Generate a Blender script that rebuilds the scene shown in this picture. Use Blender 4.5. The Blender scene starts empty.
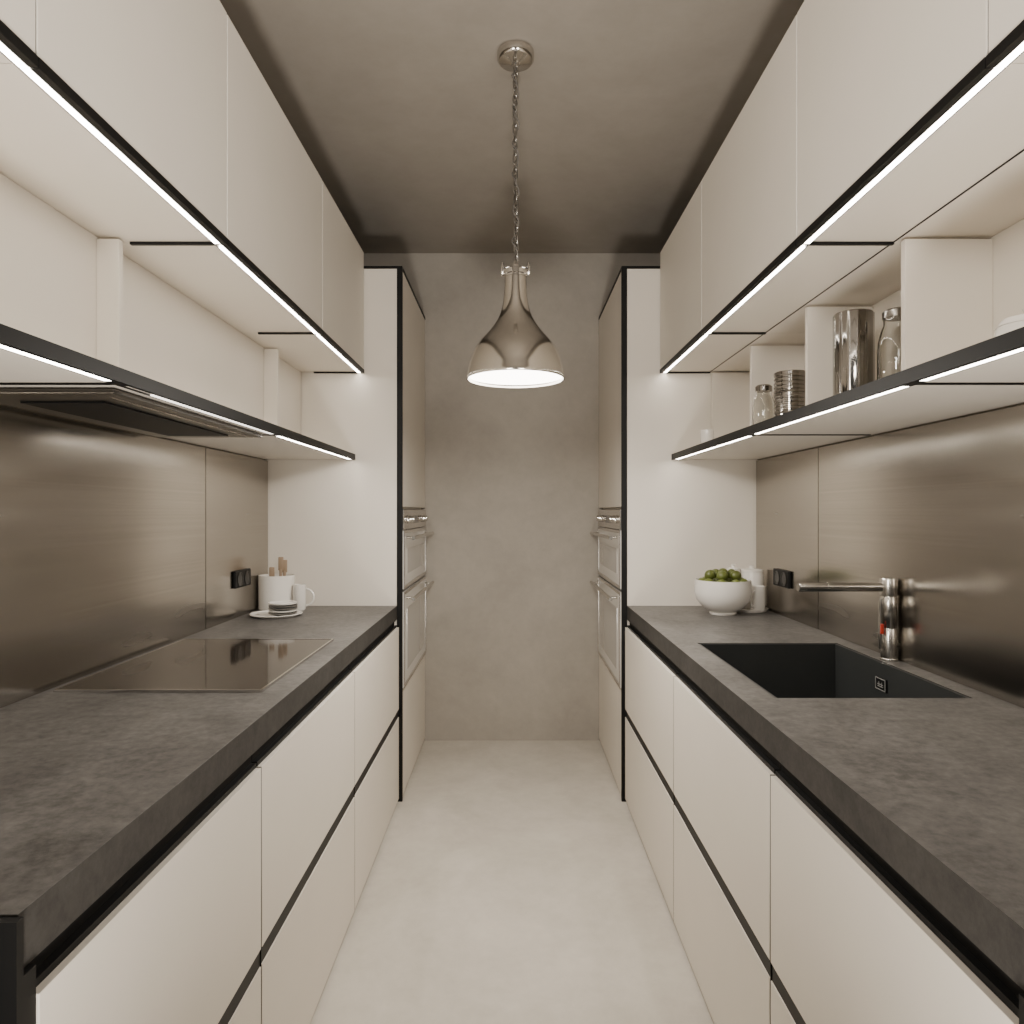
import bpy, bmesh, math, random
from mathutils import Vector, Matrix
random.seed(4)
COL = bpy.context.scene.collection

# ------------------------------------------------------------ materials
def newmat(name):
    m = bpy.data.materials.new(name); m.use_nodes = True
    nt = m.node_tree; b = nt.nodes['Principled BSDF']
    return m, nt, b
def plain(name, c, rough=0.5, metal=0.0, trans=0.0, coat=0.0, var=0.0, spec=0.5):
    m, nt, b = newmat(name)
    b.inputs['Base Color'].default_value = (*c, 1)
    b.inputs['Roughness'].default_value = rough
    b.inputs['Metallic'].default_value = metal
    b.inputs['Transmission Weight'].default_value = trans
    b.inputs['Coat Weight'].default_value = coat
    b.inputs['Specular IOR Level'].default_value = spec
    if var > 0:
        tc = nt.nodes.new('ShaderNodeTexCoord'); n = nt.nodes.new('ShaderNodeTexNoise')
        n.inputs['Scale'].default_value = 4; n.inputs['Detail'].default_value = 4
        nt.links.new(tc.outputs['Object'], n.inputs['Vector'])
        r = nt.nodes.new('ShaderNodeValToRGB')
        r.color_ramp.elements[0].position = .3; r.color_ramp.elements[1].position = .7
        r.color_ramp.elements[0].color = (*[x*(1-var) for x in c], 1)
        r.color_ramp.elements[1].color = (*[min(1, x*(1+var)) for x in c], 1)
        nt.links.new(n.outputs['Fac'], r.inputs['Fac'])
        nt.links.new(r.outputs['Color'], b.inputs['Base Color'])
    return m
def plaster(name, c1, c2, s1=1.6, s2=14, rough=0.8, bump=0.08, mixfac=0.35, spec=0.3, lo=.34, hi=.66):
    m, nt, b = newmat(name); N = nt.nodes; L = nt.links
    tc = N.new('ShaderNodeTexCoord')
    n1 = N.new('ShaderNodeTexNoise'); n1.inputs['Scale'].default_value = s1; n1.inputs['Detail'].default_value = 9
    n1.inputs['Roughness'].default_value = .62; n1.inputs['Distortion'].default_value = .6
    n2 = N.new('ShaderNodeTexNoise'); n2.inputs['Scale'].default_value = s2; n2.inputs['Detail'].default_value = 8
    n2.inputs['Roughness'].default_value = .7
    for n in (n1, n2): L.new(tc.outputs['Object'], n.inputs['Vector'])
    mx = N.new('ShaderNodeMix'); mx.data_type = 'FLOAT'; mx.inputs[0].default_value = mixfac
    L.new(n1.outputs['Fac'], mx.inputs[2]); L.new(n2.outputs['Fac'], mx.inputs[3])
    r = N.new('ShaderNodeValToRGB')
    r.color_ramp.elements[0].position = lo; r.color_ramp.elements[1].position = hi
    r.color_ramp.elements[0].color = (*c1, 1); r.color_ramp.elements[1].color = (*c2, 1)
    L.new(mx.outputs[0], r.inputs['Fac']); L.new(r.outputs['Color'], b.inputs['Base Color'])
    bp = N.new('ShaderNodeBump'); bp.inputs['Strength'].default_value = bump; bp.inputs['Distance'].default_value = .02
    L.new(mx.outputs[0], bp.inputs['Height']); L.new(bp.outputs['Normal'], b.inputs['Normal'])
    b.inputs['Roughness'].default_value = rough; b.inputs['Specular IOR Level'].default_value = spec
    return m
def brushed(name, c, rough=.3, scale=(1, 1.2, 160), var=.12, bump=.02, rvar=0.0):
    m, nt, b = newmat(name); N = nt.nodes; L = nt.links
    tc = N.new('ShaderNodeTexCoord'); mp = N.new('ShaderNodeMapping'); mp.inputs['Scale'].default_value = scale
    n = N.new('ShaderNodeTexNoise'); n.inputs['Scale'].default_value = 1.0; n.inputs['Detail'].default_value = 5
    L.new(tc.outputs['Object'], mp.inputs['Vector']); L.new(mp.outputs['Vector'], n.inputs['Vector'])
    r = N.new('ShaderNodeValToRGB')
    r.color_ramp.elements[0].position = .3; r.color_ramp.elements[1].position = .7
    r.color_ramp.elements[0].color = (*[x*(1-var) for x in c], 1)
    r.color_ramp.elements[1].color = (*[min(1, x*(1+var)) for x in c], 1)
    L.new(n.outputs['Fac'], r.inputs['Fac']); L.new(r.outputs['Color'], b.inputs['Base Color'])
    if bump > 0:
        bp = N.new('ShaderNodeBump'); bp.inputs['Strength'].default_value = bump; bp.inputs['Distance'].default_value = .002
        L.new(n.outputs['Fac'], bp.inputs['Height']); L.new(bp.outputs['Normal'], b.inputs['Normal'])
    b.inputs['Metallic'].default_value = 1; b.inputs['Roughness'].default_value = rough
    if rvar > 0:
        n2 = N.new('ShaderNodeTexNoise'); n2.inputs['Scale'].default_value = 2.0; n2.inputs['Detail'].default_value = 2
        mp2 = N.new('ShaderNodeMapping'); mp2.inputs['Scale'].default_value = (1, .6, 4)
        L.new(tc.outputs['Object'], mp2.inputs['Vector']); L.new(mp2.outputs['Vector'], n2.inputs['Vector'])
        mr = N.new('ShaderNodeMapRange'); mr.inputs['To Min'].default_value = rough-rvar; mr.inputs['To Max'].default_value = rough+rvar
        mr.inputs['From Min'].default_value = .3; mr.inputs['From Max'].default_value = .7
        L.new(n2.outputs['Fac'], mr.inputs['Value']); L.new(mr.outputs['Result'], b.inputs['Roughness'])
    return m
def emis(name, c, s):
    m, nt, b = newmat(name)
    b.inputs['Base Color'].default_value = (.8, .8, .8, 1)
    b.inputs['Emission Color'].default_value = (*c, 1); b.inputs['Emission Strength'].default_value = s
    return m

M_WALL = plaster('wall_plaster', (.37, .34, .30), (.48, .445, .395), 1.5, 12)
M_CEIL = plaster('ceiling_plaster', (.27, .245, .213), (.34, .31, .272), 1.0, 7)
M_FLOOR = plaster('floor_microcement', (.50, .463, .405), (.66, .617, .548), 2.0, 14, rough=.5, bump=.02)
M_TOP = plaster('worktop_stone', (.062, .058, .055), (.170, .162, .152), 5.5, 45, rough=.42, bump=.05, mixfac=.55, lo=.38, hi=.64)
M_EDGE = plaster('worktop_edge_shaded', (.028, .026, .024), (.054, .050, .046), 6, 50, rough=.65, bump=.05, mixfac=.55, lo=.38, hi=.64)  # darker copy of the stone, shade on the vertical faces put into the colour
M_WHITE = plain('cabinet_matt_white', (.74, .69, .615), .5, var=.015)
M_BLACK = plain('black_aluminium', (.005, .005, .005), .5, spec=.25)
M_CARC = plain('dark_carcass', (.006, .006, .006), .7, spec=.2)
M_STEEL = brushed('brushed_steel_backsplash', (.41, .382, .345), .23, (1, .5, 240), .07, 0, .05)
M_STEEL2 = brushed('brushed_steel', (.66, .63, .59), .25, (1, 1, 90), .06)
M_CHROME = plain('polished_chrome', (.66, .64, .61), .12, 1)
M_SATIN = plain('satin_steel', (.58, .56, .52), .24, 1)
M_SHADE = brushed('polished_spun_metal', (.64, .61, .565), .15, (5, 5, .3), .14, 0)
M_SINK = plain('dark_composite', (.022, .024, .024), .5, var=.1)
M_GLASSBLK = plain('black_ceramic_glass', (.022, .017, .013), .07, spec=.7)
M_OVEN = plain('glass_reflection_white', (.78, .76, .72), .12, coat=.5)  # whitish base colour stands in for reflection on the oven doors
M_OVENW = plain('glass_reflection_grey', (.55, .53, .50), .08, coat=.5)  # same painted reflection, a little darker, for the oven windows
M_CERAM = plain('white_ceramic', (.80, .77, .72), .25, coat=.3)
M_GREYC = plain('grey_stoneware', (.16, .15, .135), .4)
M_CORD = plain('grey_cord', (.12, .11, .10), .6)
M_WOOD = plain('wood', (.34, .25, .17), .6, var=.2)
M_LIME = plain('green_peel', (.11, .135, .025), .35, var=.45)
M_GLASS = plain('clear_glass', (.93, .93, .91), .03, trans=1)
M_RED = plain('red_plastic', (.50, .04, .02), .4)
M_LED = emis('led_diffuser', (1, .925, .82), 25)
M_LEDLO = emis('led_diffuser_dim', (1, .925, .82), 3)
M_LAMP = emis('lamp_diffuser', (1, .93, .83), 12)
M_DARKGL = plain('dark_filter', (.05, .048, .045), .3, .6)
M_HOOD = plain('hood_grey_metal', (.12, .112, .10), .3, .9)

# ------------------------------------------------------------ mesh helpers
def bm_box(bm, x0, x1, y0, y1, z0, z1, bev=0.0):
    t = bmesh.new()
    x0, x1 = min(x0, x1), max(x0, x1)
    r = bmesh.ops.create_cube(t, size=1)
    for v in t.verts:
        v.co = Vector((x0 if v.co.x < 0 else x1, y0 if v.co.y < 0 else y1, z0 if v.co.z < 0 else z1))
    if bev > 0:
        bmesh.ops.bevel(t, geom=list(t.edges), offset=bev, segments=2, affect='EDGES', profile=.5)
    me = bpy.data.meshes.new('t'); t.to_mesh(me); t.free()
    bm.from_mesh(me); bpy.data.meshes.remove(me)
def bm_lathe(bm, prof, c, seg=40, axis='Z'):
    rings = []
    for r, h in prof:
        ring = []
        if r < 1e-6:
            ring = [bm.verts.new(ax(c, 0, 0, h, axis))]
        else:
            for i in range(seg):
                a = 2*math.pi*i/seg
                ring.append(bm.verts.new(ax(c, r*math.cos(a), r*math.sin(a), h, axis)))
        rings.append(ring)
    for a, b in zip(rings, rings[1:]):
        if len(a) == 1 and len(b) == 1: continue
        for i in range(seg):
            j = (i+1) % seg
            try:
                if len(a) == 1: bm.faces.new((a[0], b[j], b[i]))
                elif len(b) == 1: bm.faces.new((a[i], a[j], b[0]))
                else: bm.faces.new((a[i], a[j], b[j], b[i]))
            except ValueError: pass
def ax(c, u, v, h, axis):
    if axis == 'Z': return Vector((c[0]+u, c[1]+v, c[2]+h))
    if axis == 'X': return Vector((c[0]+h, c[1]+u, c[2]+v))
    return Vector((c[0]+v, c[1]+h, c[2]+u))
def bm_sweep(bm, pts, rad, seg=10, closed=False):
    pts = [Vector(p) for p in pts]; n = len(pts)
    if not hasattr(rad, '__len__'): rad = [rad]*n
    tans = []
    for i in range(n):
        a = pts[(i-1) % n] if (closed or i > 0) else pts[i]
        b = pts[(i+1) % n] if (closed or i < n-1) else pts[i]
        tans.append((b-a).normalized())
    up = Vector((0, 0, 1)) if abs(tans[0].z) < .9 else Vector((1, 0, 0))
    u = tans[0].cross(up).normalized(); rings = []
    for i in range(n):
        u = (u - tans[i]*u.dot(tans[i])).normalized(); w = tans[i].cross(u)
        rings.append([bm.verts.new(pts[i] + rad[i]*(math.cos(2*math.pi*k/seg)*u + math.sin(2*math.pi*k/seg)*w)) for k in range(seg)])
    m = n if closed else n-1
    for i in range(m):
        a, b = rings[i], rings[(i+1) % n]
        for k in range(seg):
            bm.faces.new((a[k], a[(k+1) % seg], b[(k+1) % seg], b[k]))
    if not closed:
        bm.faces.new(rings[0]); bm.faces.new(list(reversed(rings[-1])))
def finish(bm, name, mat, parent=None, smooth=False, origin=None):
    bmesh.ops.recalc_face_normals(bm, faces=bm.faces)
    xs = [v.co for v in bm.verts]
    lo = Vector((min(v.x for v in xs), min(v.y for v in xs), min(v.z for v in xs)))
    hi = Vector((max(v.x for v in xs), max(v.y for v in xs), max(v.z for v in xs)))
    o = Vector(origin) if origin else Vector(((lo.x+hi.x)/2, (lo.y+hi.y)/2, lo.z))
    for v in bm.verts: v.co -= o
    me = bpy.data.meshes.new(name); bm.to_mesh(me); bm.free()
    me.materials.append(mat)
    if smooth:
        for p in me.polygons: p.use_smooth = True
        try: me.set_sharp_from_angle(angle=math.radians(38))
        except Exception: pass
    ob = bpy.data.objects.new(name, me); COL.objects.link(ob)
    if parent:
        ob.parent = parent; ob.location = o - parent.location
    else: ob.location = o
    return ob
def box(name, x0, x1, y0, y1, z0, z1, mat, parent=None, bev=0.0):
    bm = bmesh.new(); bm_box(bm, x0, x1, y0, y1, z0, z1, bev); return finish(bm, name, mat, parent)
def boxes(name, lst, mat, parent=None, bev=0.0):
    bm = bmesh.new()
    for b in lst: bm_box(bm, *b, bev)
    return finish(bm, name, mat, parent)
def lathe(name, prof, c, mat, parent=None, seg=40, axis='Z'):
    bm = bmesh.new(); bm_lathe(bm, prof, c, seg, axis); return finish(bm, name, mat, parent, True)
def sweep(name, pts, r, mat, parent=None, seg=10, closed=False):
    bm = bmesh.new(); bm_sweep(bm, pts, r, seg, closed); return finish(bm, name, mat, parent, True)
def root(name, loc, label, cat, group=None):
    e = bpy.data.objects.new(name, None); e.empty_display_size = .05; COL.objects.link(e)
    e.location = loc; tag(e, label, cat, group); return e
def tag(o, label, cat, group=None):
    o['label'] = label; o['category'] = cat
    if group: o['group'] = group
def struct(o, label, cat):
    o['kind'] = 'structure'; tag(o, label, cat)

# ------------------------------------------------------------ shell
XW, YB, H, Y0 = 1.16, 4.167, 2.90, -0.9
T = .1
struct(box('floor', -XW-T, XW+T, Y0, YB+T, -T, 0, M_FLOOR), 'pale beige microcement floor between the cabinets', 'floor')
struct(box('ceiling', -XW-T, XW+T, Y0, YB+T, H, H+T, M_CEIL), 'grey-brown plastered concrete ceiling', 'ceiling')
struct(box('wall_back', -XW, XW, YB, YB+T, 0, H, M_WALL), 'warm grey textured plaster end wall', 'wall')
struct(box('wall_left', -XW-T, -XW, Y0, YB+T, 0, H, M_WALL), 'warm grey plaster side wall behind cabinets', 'wall')
struct(box('wall_right', XW, XW+T, Y0, YB+T, 0, H, M_WALL), 'warm grey plaster side wall behind shelving', 'wall')

YT = 3.290   # near side of the tall units
XI = 1.145   # face of the backsplash
ZU = 2.010   # underside edge of the wall cabinets
# ------------------------------------------------------------ both sides
def side(s, drawer_seams, dstart, tstart, wextra):
    ys = drawer_seams
    for i in range(len(ys)-1):
        y0, y1 = ys[i], ys[i+1]
        r = root('base_cabinet', (s*.85, (y0+y1)/2, 0), 'handleless matt white base cabinet with two drawers and black grip channels', 'cabinet', 'base cabinets under the worktops')
        a, b = y0+.001, y1-.001
        if i == 0: a = dstart+.001
        boxes('body', [(s*.552, s*.57, a, b, .0, .854), (s*1.13, s*1.145, a, b, .0, .854),
                       (s*.57, s*1.13, a, a+.016, .0, .69), (s*.57, s*1.13, b-.016, b, .0, .69),
                       (s*.57, s*1.13, a+.016, b-.016, .0, .016), (s*.5306, s*.552, b-.004, b, .018, .820)], M_CARC, r)
        c0, c1 = (dstart if i == 0 else y0+.001), y1-.0052
        box('drawer', s*.530, s*.551, c0, c1, .437, .820, M_WHITE, r, .0008)
        box('drawer', s*.530, s*.551, c0, c1, .018, .400, M_WHITE, r, .0008)
        box('grip_channel', s*.5325, s*.5515, c0, c1, .4005, .4365, M_BLACK, r)
        box('grip_channel', s*.540, s*.5515, c0, c1, .8205, .830, M_BLACK, r)
    bm = bmesh.new()
    if s > 0:
        hx0, hx1, hy0, hy1 = .622, 1.090, 1.655, 2.35
        xs = [.54, hx0, hx1, XW-.002]; yy = [tstart, hy0, hy1, YT-.006]
        vt = {}
        for zi, z in enumerate((.855, .92)):
            for i, x in enumerate(xs):
                for j, y in enumerate(yy): vt[i, j, zi] = bm.verts.new((s*x, y, z))
        for i in range(3):
            for j in range(3):
                if i == 1 and j == 1: continue
                for zi in (0, 1):
                    bm.faces.new([vt[i, j, zi], vt[i+1, j, zi], vt[i+1, j+1, zi], vt[i, j+1, zi]])
        def wall(p, q): bm.faces.new([vt[(*p, 0)], vt[(*q, 0)], vt[(*q, 1)], vt[(*p, 1)]])
        for k in range(3):
            wall((k, 0), (k+1, 0)); wall((k, 3), (k+1, 3)); wall((0, k), (0, k+1)); wall((3, k), (3, k+1))
        wall((1, 1), (2, 1)); wall((1, 2), (2, 2)); wall((1, 1), (1, 2)); wall((2, 1), (2, 2))
        lab = 'dark grey stone worktop with rectangular sink cut-out'
    else:
        bm_box(bm, s*.54, s*(XW-.002), tstart, YT-.006, .855, .92, .0012)
        lab = 'dark grey stone worktop carrying the induction hob'
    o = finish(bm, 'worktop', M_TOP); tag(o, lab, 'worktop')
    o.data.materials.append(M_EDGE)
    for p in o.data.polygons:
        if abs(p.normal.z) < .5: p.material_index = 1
    o = boxes('cabinet_end_panel', [(s*.533, s*1.155, tstart-.012, tstart-.001, .0, .918),
                                    (s*.533, s*1.145, tstart-.001, dstart-.001, .0, .8535)], M_BLACK)
    tag(o, 'black end panel closing the run of base cabinets', 'end panel', 'black cabinet end panels')
    for a, b in ((.35, 2.615), (2.62, YT-.006)):
        o = box('backsplash_panel', s*XI, s*(XW-.001), a, b, .921, 1.600, M_STEEL)
        tag(o, 'brushed bronze-toned stainless steel backsplash panel above worktop', 'backsplash', 'steel backsplash panels')
    wy = [.40, 1.025, 1.71, 2.567, 3.288]
    for i in range(4):
        a, b = wy[i]+.0012, wy[i+1]-.0012
        if i == 3: b = 3.284
        r = root('wall_cabinet', (s*.93, (a+b)/2, ZU), 'matt white wall cabinet with lit underside edge', 'cabinet', 'wall cabinets along the aisle')
        box('body', s*.716, s*1.158, a, b, ZU+.007, 2.576, M_WHITE, r)
        box('door', s*.695, s*.715, a, b-.0025, ZU+.0175, 2.576, M_WHITE, r, .0006)
        tr = [(s*.693, s*.707, a, b, ZU, ZU+.017), (s*.7215, s*.7245, a, b, ZU+.001, ZU+.0065),
              (s*.6962, s*.7155, b-.0023, b, ZU+.0175, 2.575)]
        if i > 0: tr.append((s*.7245, s*.928, b-.010, b, ZU, ZU+.0065))
        if s > 0: tr.append((s*.9255, s*.928, a, b-.01, ZU+.004, ZU+.0065))
        boxes('trim', tr, M_BLACK, r)
        la = a if i <= 1 else a+.012
        lb = b if i == 0 else b-.012
        box('led_strip', s*.7073, s*.7212, la, lb, ZU+.0005, ZU+.0065, M_LED, r)
    xf = .735 if s < 0 else .748
    zb, zt = 1.607, 1.631
    ye = 3.284
    r = root('wall_shelf', (s*.95, 1.85, zb), 'long white open shelf with black edge, dividers and under-edge lighting', 'shelf')
    box('shelf_board', s*(xf+.012), s*1.158, .40, ye, zb, zt, M_WHITE, r)
    seg = [.40, 1.34, 2.23, ye]
    bl = [(s*xf, s*(xf+.0105), .40, ye, zb-.003, zt), (s*(xf+.025), s*(xf+.028), .40, ye, zb-.003, zb-.0002)]
    for y in seg[1:3]: bl.append((s*(xf+.0285), s*1.14, y-.006, y+.006, zb-.003, zb-.0002))
    for y in seg[1:3]: bl.append((s*(xf+.0108), s*(xf+.0245), y-.035, y+.02, zb-.003, zb-.0002))
    boxes('trim', bl, M_BLACK, r)
    for i in range(3):
        a, b = seg[i]+.022, seg[i+1]-.037
        m = M_LED
        if s < 0 and i == 1: a, m = 1.47, M_LEDLO
        box('led_strip', s*(xf+.0108), s*(xf+.0245), a, b, zb-.003, zb-.0002, m, r)
    if s > 0:
        for y in (.90, 1.665, 2.215, 2.735, 3.264):
            box('divider', s*.935, s*1.144, y, y+.018, zt+.0005, ZU, M_WHITE, r, .001)
        box('back_panel', s*1.1445, s*1.158, .40, ye, zt+.0005, ZU+.006, M_WHITE, r)
    else:
        for y in (1.665, 2.79):
            box('divider', s*.935, s*.989, y, y+.018, zt+.0005, ZU, M_WHITE, r, .001)
        box('back_panel', s*.99, s*1.158, .40, ye, zt+.0005, ZU+.006, M_WHITE, r)
    r = root('tall_cabinet', (s*.85, 3.72, 0), 'tall matt white housing cabinet with black edge and built-in ovens', 'cabinet', 'tall oven cabinets')
    ye = YB-.002
    boxes('body', [(s*.541, s*1.158, YT+.012, YT+.03, 0, 2.503), (s*.541, s*1.158, ye-.018, ye, 0, 2.503),
                   (s*.80, s*1.158, YT+.03, ye-.018, 0, 2.503), (s*.541, s*.80, YT+.03, ye-.018, 2.485, 2.503),
                   (s*.541, s*.80, YT+.03, ye-.018, 1.375, 1.393), (s*.541, s*.80, YT+.03, ye-.018, .50, .518),
                   (s*.541, s*.80, YT+.03, ye-.018, 0, .018)], M_WHITE, r)
    box('side_panel', s*.541, s*1.158, YT, YT+.0115, 0, 2.503, M_WHITE, r)
    boxes('frame', [(s*.515, s*.5405, YT-.004, YT+.012, 0, 2.515), (s*.5405, s*1.158, YT-.004, ye, 2.5035, 2.515),
                    (s*.515, s*.5405, YT+.012, ye, 2.5035, 2.515)], M_BLACK, r)
    box('door', s*.517, s*.540, YT+.016, ye-.003, 1.385, 2.500, M_WHITE, r, .001)
    box('drawer', s*.517, s*.540, YT+.016, ye-.003, .018, .510, M_WHITE, r, .001)
    for z0, z1, first in ((.522, .985, False), (.99, 1.372, True)):
        a, b = YT+.034, ye-.022
        r = root('oven', (s*.65, (a+b)/2, z0), 'built-in glass oven with painted-in white reflection, steel ' + ('control panel, knobs and bar handle' if first else 'frame and bar handle'), 'oven', 'built-in ovens')
        box('body', s*.542, s*.79, a, b, z0, z1, M_STEEL2, r)
        zd = z1-.10 if first else z1-.004
        box('door', s*.512, s*.541, YT+.018, ye-.004, z0+.004, zd, M_OVEN, r, .003)
        boxes('door_frame', [(s*.509, s*.5118, YT+.018, ye-.004, zd-.014, zd), (s*.509, s*.5118, YT+.018, ye-.004, z0+.004, z0+.02),
                             (s*.509, s*.5118, YT+.018, YT+.034, z0+.02, zd-.014), (s*.509, s*.5118, ye-.02, ye-.004, z0+.02, zd-.014)], M_STEEL2, r)
        box('window', s*.5100, s*.5118, YT+.12, ye-.10, z0+.07, zd-.09, M_OVENW, r)
        if first:
            box('control_panel', s*.511, s*.541, YT+.018, ye-.004, zd+.004, z1, M_STEEL2, r, .002)
            for k in range(4):
                y = a+.10+k*.085 if k < 2 else b-.10-(k-2)*.085
                lathe('knob', [(0, 0), (.02, 0), (.02, -.006), (.016, -.022), (0, -.022)] if s > 0 else [(0, 0), (.02, 0), (.02, .006), (.016, .022), (0, .022)],
                      (s*.5108, y, (zd+.004+z1)/2), M_CHROME, r, 20, 'X')
            box('display', s*.5098, s*.5108, (a+b)/2-.09, (a+b)/2+.09, zd+.03, z1-.03, M_GLASSBLK, r)
        bm = bmesh.new(); zh = zd-.035
        bm_sweep(bm, [(s*.468, YT+.03, zh), (s*.468, ye-.03, zh)], .009, 14)
        for y in (YT+.09, ye-.08): bm_sweep(bm, [(s*.468, y, zh), (s*.5089, y, zh)], .006, 10)
        finish(bm, 'handle', M_SATIN, r, True)
    y = 2.955; z = 1.080
    r = root('power_outlet', (s*XI, y, z), 'black double power socket on the steel backsplash', 'outlet', 'wall sockets')
    box('housing', s*(XI-.012), s*(XI-.0005), y-.085, y+.085, z-.036, z+.036, M_BLACK, r, .004)
    for dy in (-.038, .038):
        lathe('socket', [(0, 0), (.024, 0), (.026, .002 if s < 0 else -.002), (.029, .002 if s < 0 else -.002), (.029, 0)], (s*(XI-.0125), y+dy, z), M_DARKGL, r, 24, 'X')

side(-1, [.765, 1.484, 2.363, 3.284], .785, .765, 0)
side(1, [.70, 1.44, 2.30, 3.284], .737, .70, 0)

# ------------------------------------------------------------ extractor
r = root('extractor_hood', (-.94, 1.82, 1.60), 'flat grey metal extractor hood with dark filter under the shelf', 'extractor hood')
box('body', -.785, -1.11, 1.38, 2.20, 1.594, 1.6035, M_HOOD, r, .0015)
box('grease_filter', -.86, -1.04, 1.48, 2.12, 1.590, 1.5938, M_BLACK, r)
boxes('trim', [(-.808, -.815, 1.42, 2.18, 1.5915, 1.5938)], M_STEEL2, r)

# ------------------------------------------------------------ hob
r = root('induction_hob', (-.86, 2.05, .92), 'black glass induction hob set in stone worktop', 'hob')
box('glass', -.615, -1.113, 1.713, 2.387, .9203, .926, M_GLASSBLK, r, .0015)
boxes('frame', [(-.609, -.6147, 1.707, 2.393, .9203, .9268), (-1.1133, -1.119, 1.707, 2.393, .9203, .9268),
                (-.6147, -1.1133, 1.707, 1.7127, .9203, .9268), (-.6147, -1.1133, 2.3873, 2.393, .9203, .9268)], M_CHROME, r)

# ------------------------------------------------------------ sink + faucet
r = root('kitchen_sink', (.85, 2.0, .72), 'dark grey rectangular composite sink set in worktop', 'sink')
x0, x1, y0, y1 = .6225, 1.0895, 1.6555, 2.3495; w = .008
boxes('basin', [(x0, x1, y0, y1, .70, .708), (x0, x0+w, y0, y1, .708, .918), (x1-w, x1, y0, y1, .708, .918),
                (x0+w, x1-w, y0, y0+w, .708, .918), (x0+w, x1-w, y1-w, y1, .708, .918)], M_SINK, r)
lathe('drain', [(0, 0), (.045, 0), (.045, .003), (.03, .001), (0, .001)], (.85, 2.0, .7082), M_SATIN, r, 32)
box('overflow_cover', x1-w-.005, x1-w-.0003, 2.015, 2.075, .838, .876, M_BLACK, r, .002)
xx0, xx1 = x1-w-.0062, x1-w-.0052
M_MARK = plain('pale_marking', (.26, .26, .25), .5)
q = .02
boxes('overflow_ring', [(xx0, xx1, 1.998+q, 2.052+q, .872, .874), (xx0, xx1, 1.998+q, 2.052+q, .840, .842), (xx0, xx1, 1.998+q, 2.000+q, .842, .872), (xx0, xx1, 2.050+q, 2.052+q, .842, .872),
                        (xx0, xx1, 2.010+q, 2.040+q, .855, .857), (xx0, xx1, 2.010+q, 2.040+q, .849, .851), (xx0, xx1, 2.016+q, 2.018+q, .851, .863), (xx0, xx1, 2.032+q, 2.034+q, .851, .863)], M_MARK, r)

fx, fy = 1.1195, 2.08
r = root('kitchen_faucet', (fx, fy, .92), 'satin steel cylindrical kitchen mixer tap with straight horizontal spout', 'faucet')
lathe('base', [(0, .0003), (.0245, .0003), (.0245, .006), (.0235, .008), (0, .008)], (fx, fy, .92), M_SATIN, r)
lathe('column', [(0, 0), (.0225, 0), (.0225, .085), (.021, .087), (.021, .090), (.0225, .092), (.0225, .178), (.021, .180), (.021, .183), (.0245, .185), (.0245, .232), (.023, .235), (0, .235)], (fx, fy, .9285), M_SATIN, r)
bm = bmesh.new()
bm_lathe(bm, [(0, 0), (.0135, 0), (.0135, -.16), (.0125, -.161), (.0125, -.163), (.0135, -.164), (.0135, -.243), (.012, -.246), (0, -.246)], (fx-.0235, fy, 1.137), 32, 'X')
finish(bm, 'spout', M_SATIN, r, True)
bm = bmesh.new()
bm_sweep(bm, [(fx-.026, fy-.006, 1.105), (fx-.028, fy-.006, 1.08), (fx-.028, fy-.006, .99), (fx-.028, fy-.006, .955)], [.005, .0065, .0065, .005], 12)
finish(bm, 'lever', M_SATIN, r, True)
box('temperature_mark', fx-.033, fx-.024, fy-.020, fy-.0125, 1.0, 1.030, M_RED, r, .002)

# ------------------------------------------------------------ pendant
px, py = 0.012, 2.34
r = root('pendant_lamp', (px, py, 1.80), 'polished metal bottle-shaped bell pendant lamp hanging on a chain', 'pendant lamp')
lathe('canopy', [(0, 0), (.058, 0), (.062, -.004), (.062, -.026), (.056, -.034), (.030, -.040), (.014, -.044), (.012, -.05), (0, -.05)], (px, py, H-.0005), M_SHADE, r)
ctrl = [(.163, 0), (.1635, .006), (.1605, .022), (.156, .046), (.149, .070), (.139, .094), (.124, .118), (.104, .142), (.083, .166), (.065, .192), (.052, .218), (.0440, .246), (.0395, .278), (.0372, .310), (.0360, .340)]
def cr(p0, p1, p2, p3, t):
    return tuple(.5*((2*b)+(-a+c)*t+(2*a-5*b+4*c-d)*t*t+(-a+3*b-3*c+d)*t**3) for a, b, c, d in zip(p0, p1, p2, p3))
outer = []
for i in range(len(ctrl)-1):
    for k in range(3):
        outer.append(cr(ctrl[max(i-1, 0)], ctrl[i], ctrl[i+1], ctrl[min(i+2, len(ctrl)-1)], k/3))
outer.append(ctrl[-1])
inner = [(a-.003, b) for a, b in reversed(outer)]
lathe('lamp_shade', outer+inner, (px, py, 1.803), M_SHADE, r, 72)
lathe('diffuser', [(0, 0), (.157, 0), (.157, .004), (0, .004)], (px, py, 1.813), M_LAMP, r, 48)
lathe('cap', [(0, 0), (.037, 0), (.037, .006), (.041, .008), (.041, .022), (.033, .026), (.022, .030), (.018, .040), (.008, .044), (0, .044)], (px, py, 2.1435), M_CHROME, r)
for sg in (-1, 1):
    bm = bmesh.new()
    bm_sweep(bm, [(px+sg*.044, py, 2.148), (px+sg*.044, py, 2.153), (px+sg*.044, py, 2.186), (px+sg*.044, py, 2.196)], [.003, .0055, .0055, .003], 10)
    bm_sweep(bm, [(px+sg*.047, py, 2.178), (px+sg*.017, py, 2.178)], .004, 8)
    finish(bm, 'clamp_screw', M_CHROME, r, True)
bm = bmesh.new()
pitch, rr, hl = .0245, .0072, .0100; z = 2.197; k = 0
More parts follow.
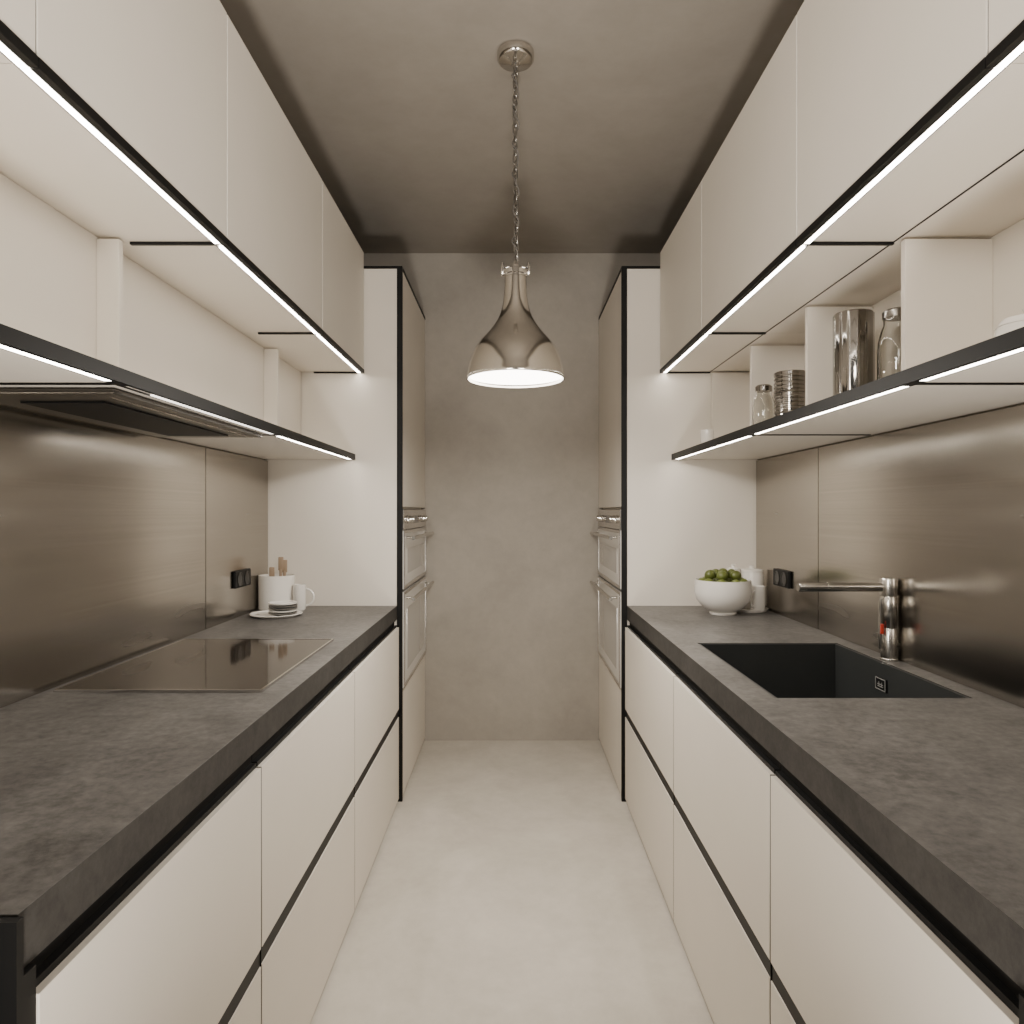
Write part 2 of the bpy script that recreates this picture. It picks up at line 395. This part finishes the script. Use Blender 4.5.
while z < H-.05:
    pts = []
    for i in range(20):
        a = 2*math.pi*i/20
        u = rr*math.cos(a); v = rr*math.sin(a) + (hl if math.sin(a) > 0 else -hl if math.sin(a) < 0 else 0)
        th = (k % 2)*math.pi/2 + .5
        pts.append((px+u*math.cos(th)+.002*math.sin(z*9), py+u*math.sin(th), z+v))
    bm_sweep(bm, pts, .0024, 8, True)
    z += pitch; k += 1
M_CHAIN = plain('dark_steel_chain', (.32, .305, .28), .3, 1)
finish(bm, 'chain', M_CHAIN, r, True)
pts = []
for i in range(160):
    t = i/159; z = 2.183+t*(H-.048-2.183)
    pts.append((px+.010*math.sin(t*38)+.002*math.sin(t*91), py+.010*math.cos(t*38), z))
sweep('cord', pts, .0022, M_CORD, r, 6)

# ------------------------------------------------------------ counter items (hob side)
ZC = .9203
o = lathe('serving_tray', [(0, 0), (.095, 0), (.108, .010), (.106, .012), (.095, .004), (0, .004)], (-1.0, 2.97, ZC), M_CERAM); tag(o, 'round white ceramic tray holding stacked saucers', 'tray')
zz = ZC+.0045
cx, cy = -1.064, 3.165
o = lathe('utensil_crock', [(0, 0), (.073, 0), (.078, .006), (.079, .135), (.079, .155), (.074, .155), (.071, .01), (0, .01)], (cx, cy, ZC), M_CERAM); tag(o, 'white ceramic crock holding wooden utensils', 'utensil holder')
for i, (dx, dy, tx, ty, L) in enumerate(((.012, .0, .006, .012, .218), (.030, .01, .004, .0, .205), (.014, -.03, -.035, -.0, .175))):
    bm = bmesh.new()
    b0 = Vector((cx+dx, cy+dy, ZC+.018)); d = Vector((tx, ty, L))
    bm_sweep(bm, [b0, b0+d*.6, b0+d*.75], [.005, .006, .008], 8)
    p = b0+d*.72
    bm_box(bm, p.x-.012, p.x+.012, p.y-.004, p.y+.004, p.z, b0.z+L, .003)
    o = finish(bm, 'wooden_spatula', M_WOOD, None, True); tag(o, 'wooden spatula standing in the white crock', 'spatula', 'wooden utensils in the crock')
def mug(x, y, z, rad, h, mat, label, grp=None, ang=0.0):
    r = root('mug', (x, y, z), label, 'mug', grp)
    lathe('cup', [(0, 0), (rad*.85, 0), (rad, .008), (rad, h), (rad-.004, h), (rad-.005, .01), (0, .008)], (x, y, z), mat, r, 36)
    pts = []
    for i in range(13):
        a = -math.pi/2 + math.pi*i/12
        d = rad+.001+h*.30*math.cos(a)
        pts.append((x+d*math.cos(ang), y+d*math.sin(ang), z+h*.5+h*.32*math.sin(a)))
    sweep('handle', pts, .005, mat, r, 8)
mug(-.953, 3.14, ZC, .028, .115, M_CERAM, 'white ceramic mug beside the crock')
for k in range(5):
    g = k in (0, 2, 3)
    o = lathe('saucer', [(0, 0), (.030, 0), (.058, .009), (.059, .014), (.056, .0135), (.028, .0045), (0, .0045)],
              (-.965, 2.95, zz+.0003+k*.0102), M_GREYC if g else M_CERAM)
    tag(o, ('grey' if g else 'white')+' stoneware saucer stacked on the tray', 'saucer', 'saucers stacked on the tray')

# ------------------------------------------------------------ counter items (sink side)
bx, by = .910, 3.02
o = lathe('fruit_bowl', [(0, 0), (.055, 0), (.058, .006), (.055, .012), (.085, .030), (.110, .060), (.120, .095), (.118, .128), (.116, .148), (.111, .148), (.113, .126), (.113, .095), (.103, .063), (.08, .036), (0, .018)], (bx, by, ZC), M_CERAM, None, 56)
tag(o, 'round white ceramic bowl filled with green fruit', 'bowl')
lm = None
def lime(x, y, z, i):
    global lm
    if lm is None:
        bm = bmesh.new(); bmesh.ops.create_uvsphere(bm, u_segments=24, v_segments=16, radius=.0225)
        for v in bm.verts:
            t = v.co.z/.0225; v.co.z *= 1.04 + .08*abs(t)**6
        o = finish(bm, 'green_lime', M_LIME, None, True, origin=(0, 0, 0)); lm = o
    else:
        o = lm.copy(); COL.objects.link(o)
    o.location = (x, y, z); o.rotation_euler = (1.2+i, .5*i, i*1.3)
    tag(o, 'ripe green lime piled in the white bowl', 'lime', 'limes in the bowl')
    return o
for i in range(9):
    a = i*2*math.pi/9+.2; lime(bx+.085*math.cos(a), by+.085*math.sin(a), ZC+.134, i)
for i in range(3):
    a = i*2.094+.2; lime(bx+.029*math.cos(a), by+.029*math.sin(a), ZC+.132, 9+i)
for i in range(5):
    a = i*2*math.pi/5+.6; lime(bx+.056*math.cos(a), by+.056*math.sin(a), ZC+.168, 12+i)
lime(bx, by, ZC+.175, 17)

o = lathe('serving_tray', [(0, 0), (.082, 0), (.090, .012), (.088, .013), (.080, .004), (0, .004)], (1.052, 3.13, ZC), M_CERAM); tag(o, 'round white ceramic tray under storage canisters', 'tray')
def canister(x, y, z, rad, h, lab):
    r = root('storage_canister', (x, y, z), lab, 'canister', 'white canisters on the tray')
    lathe('body', [(0, 0), (rad*.95, 0), (rad, .006), (rad, h*.92), (rad*.93, h), (0, h)], (x, y, z), M_CERAM, r, 36)
    lathe('lid', [(0, .0003), (rad*.98, .0003), (rad*.98, .010), (rad*.5, .015), (.010, .016), (.008, .020), (.012, .025), (.008, .028), (0, .029)], (x, y, z+h), M_CERAM, r, 36)
canister(1.084, 3.165, zz, .050, .165, 'tall white ceramic lidded canister beside the bowl')
canister(1.001, 3.165, zz, .031, .170, 'slim white ceramic lidded canister beside the bowl')
mug(1.080, 3.078, zz, .032, .110, M_CERAM, 'white ceramic mug on the round tray', None, 3.9)

# ------------------------------------------------------------ shelf items
ZS = 1.6315
x, y = 1.005, 2.06
M_DKCHR = plain('dark_chrome', (.30, .285, .265), .12, 1)
bm = bmesh.new()
bm_lathe(bm, [(0, 0), (.052, 0), (.055, .004), (.055, .308), (.052, .312), (.048, .312), (.047, .306), (0, .304)], (x, y, ZS), 120)
for v in bm.verts:
    d = Vector((v.co.x-x, v.co.y-y))
    if d.length > .0535 and .003 < v.co.z-ZS < .310:
        a = math.atan2(d.y, d.x); k = 1+.014*math.cos(a*14); v.co.x = x+d.x*k; v.co.y = y+d.y*k
o = finish(bm, 'steel_canister', M_DKCHR, None, True)
tag(o, 'tall fluted polished steel canister on the open shelf', 'canister')
def gjar(x, y, rad, h, lab):
    r = root('glass_jar', (x, y, ZS), lab, 'jar', 'glass jars on the open shelf')
    o = [(rad*.9, 0), (rad, .008), (rad, h*.66), (rad*.96, h*.76), (rad*.84, h*.86), (rad*.70, h*.93), (rad*.70, h)]
    lathe('jar_body', [(0, 0)]+o+[(a-.003, max(b, .006)) for a, b in reversed(o)]+[(0, .006)], (x, y, ZS), M_GLASS, r)
    lathe('lid', [(0, .0004), (rad*.76, .0004), (rad*.76, .018), (rad*.6, .024), (0, .025)], (x, y, ZS+h), M_DKCHR, r)
gjar(1.068, 1.940, .050, .265, 'tall clear glass jar beside the steel canister')
gjar(.935, 2.60, .040, .175, 'short clear glass jar beside stacked steel tins')
for k in range(3):
    h = .073; pr = [(0, 0), (.053, 0), (.055, .003)]
    for q in range(4):
        z = .008+q*.014; pr += [(.055, z), (.0525, z+.003), (.0525, z+.008), (.055, z+.011)]
    pr += [(.055, h-.002), (.053, h), (0, h)]
    o = lathe('steel_tin', pr, (.982, 2.47, ZS+k*(h+.0006)), M_DKCHR)
    tag(o, 'round ribbed steel tin in a stack on the shelf', 'tin', 'steel tins stacked on the shelf')
o = lathe('small_cup', [(0, 0), (.018, 0), (.028, .035), (.028, .085), (.025, .085), (.024, .036), (0, .006)], (.85, 3.05, ZS), M_CERAM); tag(o, 'small white ceramic cup standing on the shelf', 'cup')
r = root('sugar_bowl', (.985, 1.33, ZS), 'round white ceramic lidded bowl on the open shelf', 'bowl')
lathe('bowl', [(0, 0), (.03, 0), (.05, .02), (.06, .05), (.054, .083), (0, .083)], (.985, 1.33, ZS), M_CERAM, r)
lathe('lid', [(0, .0003), (.055, .0003), (.045, .014), (.012, .020), (.010, .026), (.013, .032), (0, .036)], (.985, 1.33, ZS+.083), M_CERAM, r)

# ------------------------------------------------------------ lights
def area(name, loc, target, sx, sy, e, spread=180, c=(1, .93, .84)):
    l = bpy.data.lights.new(name, 'AREA'); l.shape = 'RECTANGLE'; l.size = sx; l.size_y = sy; l.energy = e; l.color = c
    l.spread = math.radians(spread)
    o = bpy.data.objects.new(name, l); COL.objects.link(o); o.location = loc
    o.rotation_euler = (Vector(target)-Vector(loc)).to_track_quat('-Z', 'Y').to_euler(); return o
area('soft_fill_light', (-.6, -.35, 2.05), (.70, 1.6, 2.15), .5, .4, 7.5, 80)  # pair of fills added out of view to brighten the wall cabinet doors
area('soft_fill_light', (.6, -.35, 2.05), (-.70, 1.6, 2.15), .5, .4, 7.5, 80)
area('ceiling_fill_light', (0, -.1, .35), (0, 1.5, 2.9), .3, .3, 28, 110)  # fill added behind the camera to brighten the ceiling, no actual fixture
l = bpy.data.lights.new('lamp_light', 'AREA'); l.shape = 'DISK'; l.size = .3; l.energy = 21; l.color = (1, .93, .84)
o = bpy.data.objects.new('lamp_light', l); COL.objects.link(o); o.location = (px, py, 1.802)

w = bpy.data.worlds.new('world'); bpy.context.scene.world = w; w.use_nodes = True
w.node_tree.nodes['Background'].inputs[0].default_value = (1, .93, .84, 1)
w.node_tree.nodes['Background'].inputs[1].default_value = .05

cam = bpy.data.cameras.new('camera'); cam.sensor_width = 36; cam.lens = 36*700/1024; cam.clip_start = .02
co = bpy.data.objects.new('camera', cam); COL.objects.link(co)
co.location = (0, 0, 1.36); co.rotation_euler = (math.radians(90), 0, 0)
bpy.context.scene.camera = co
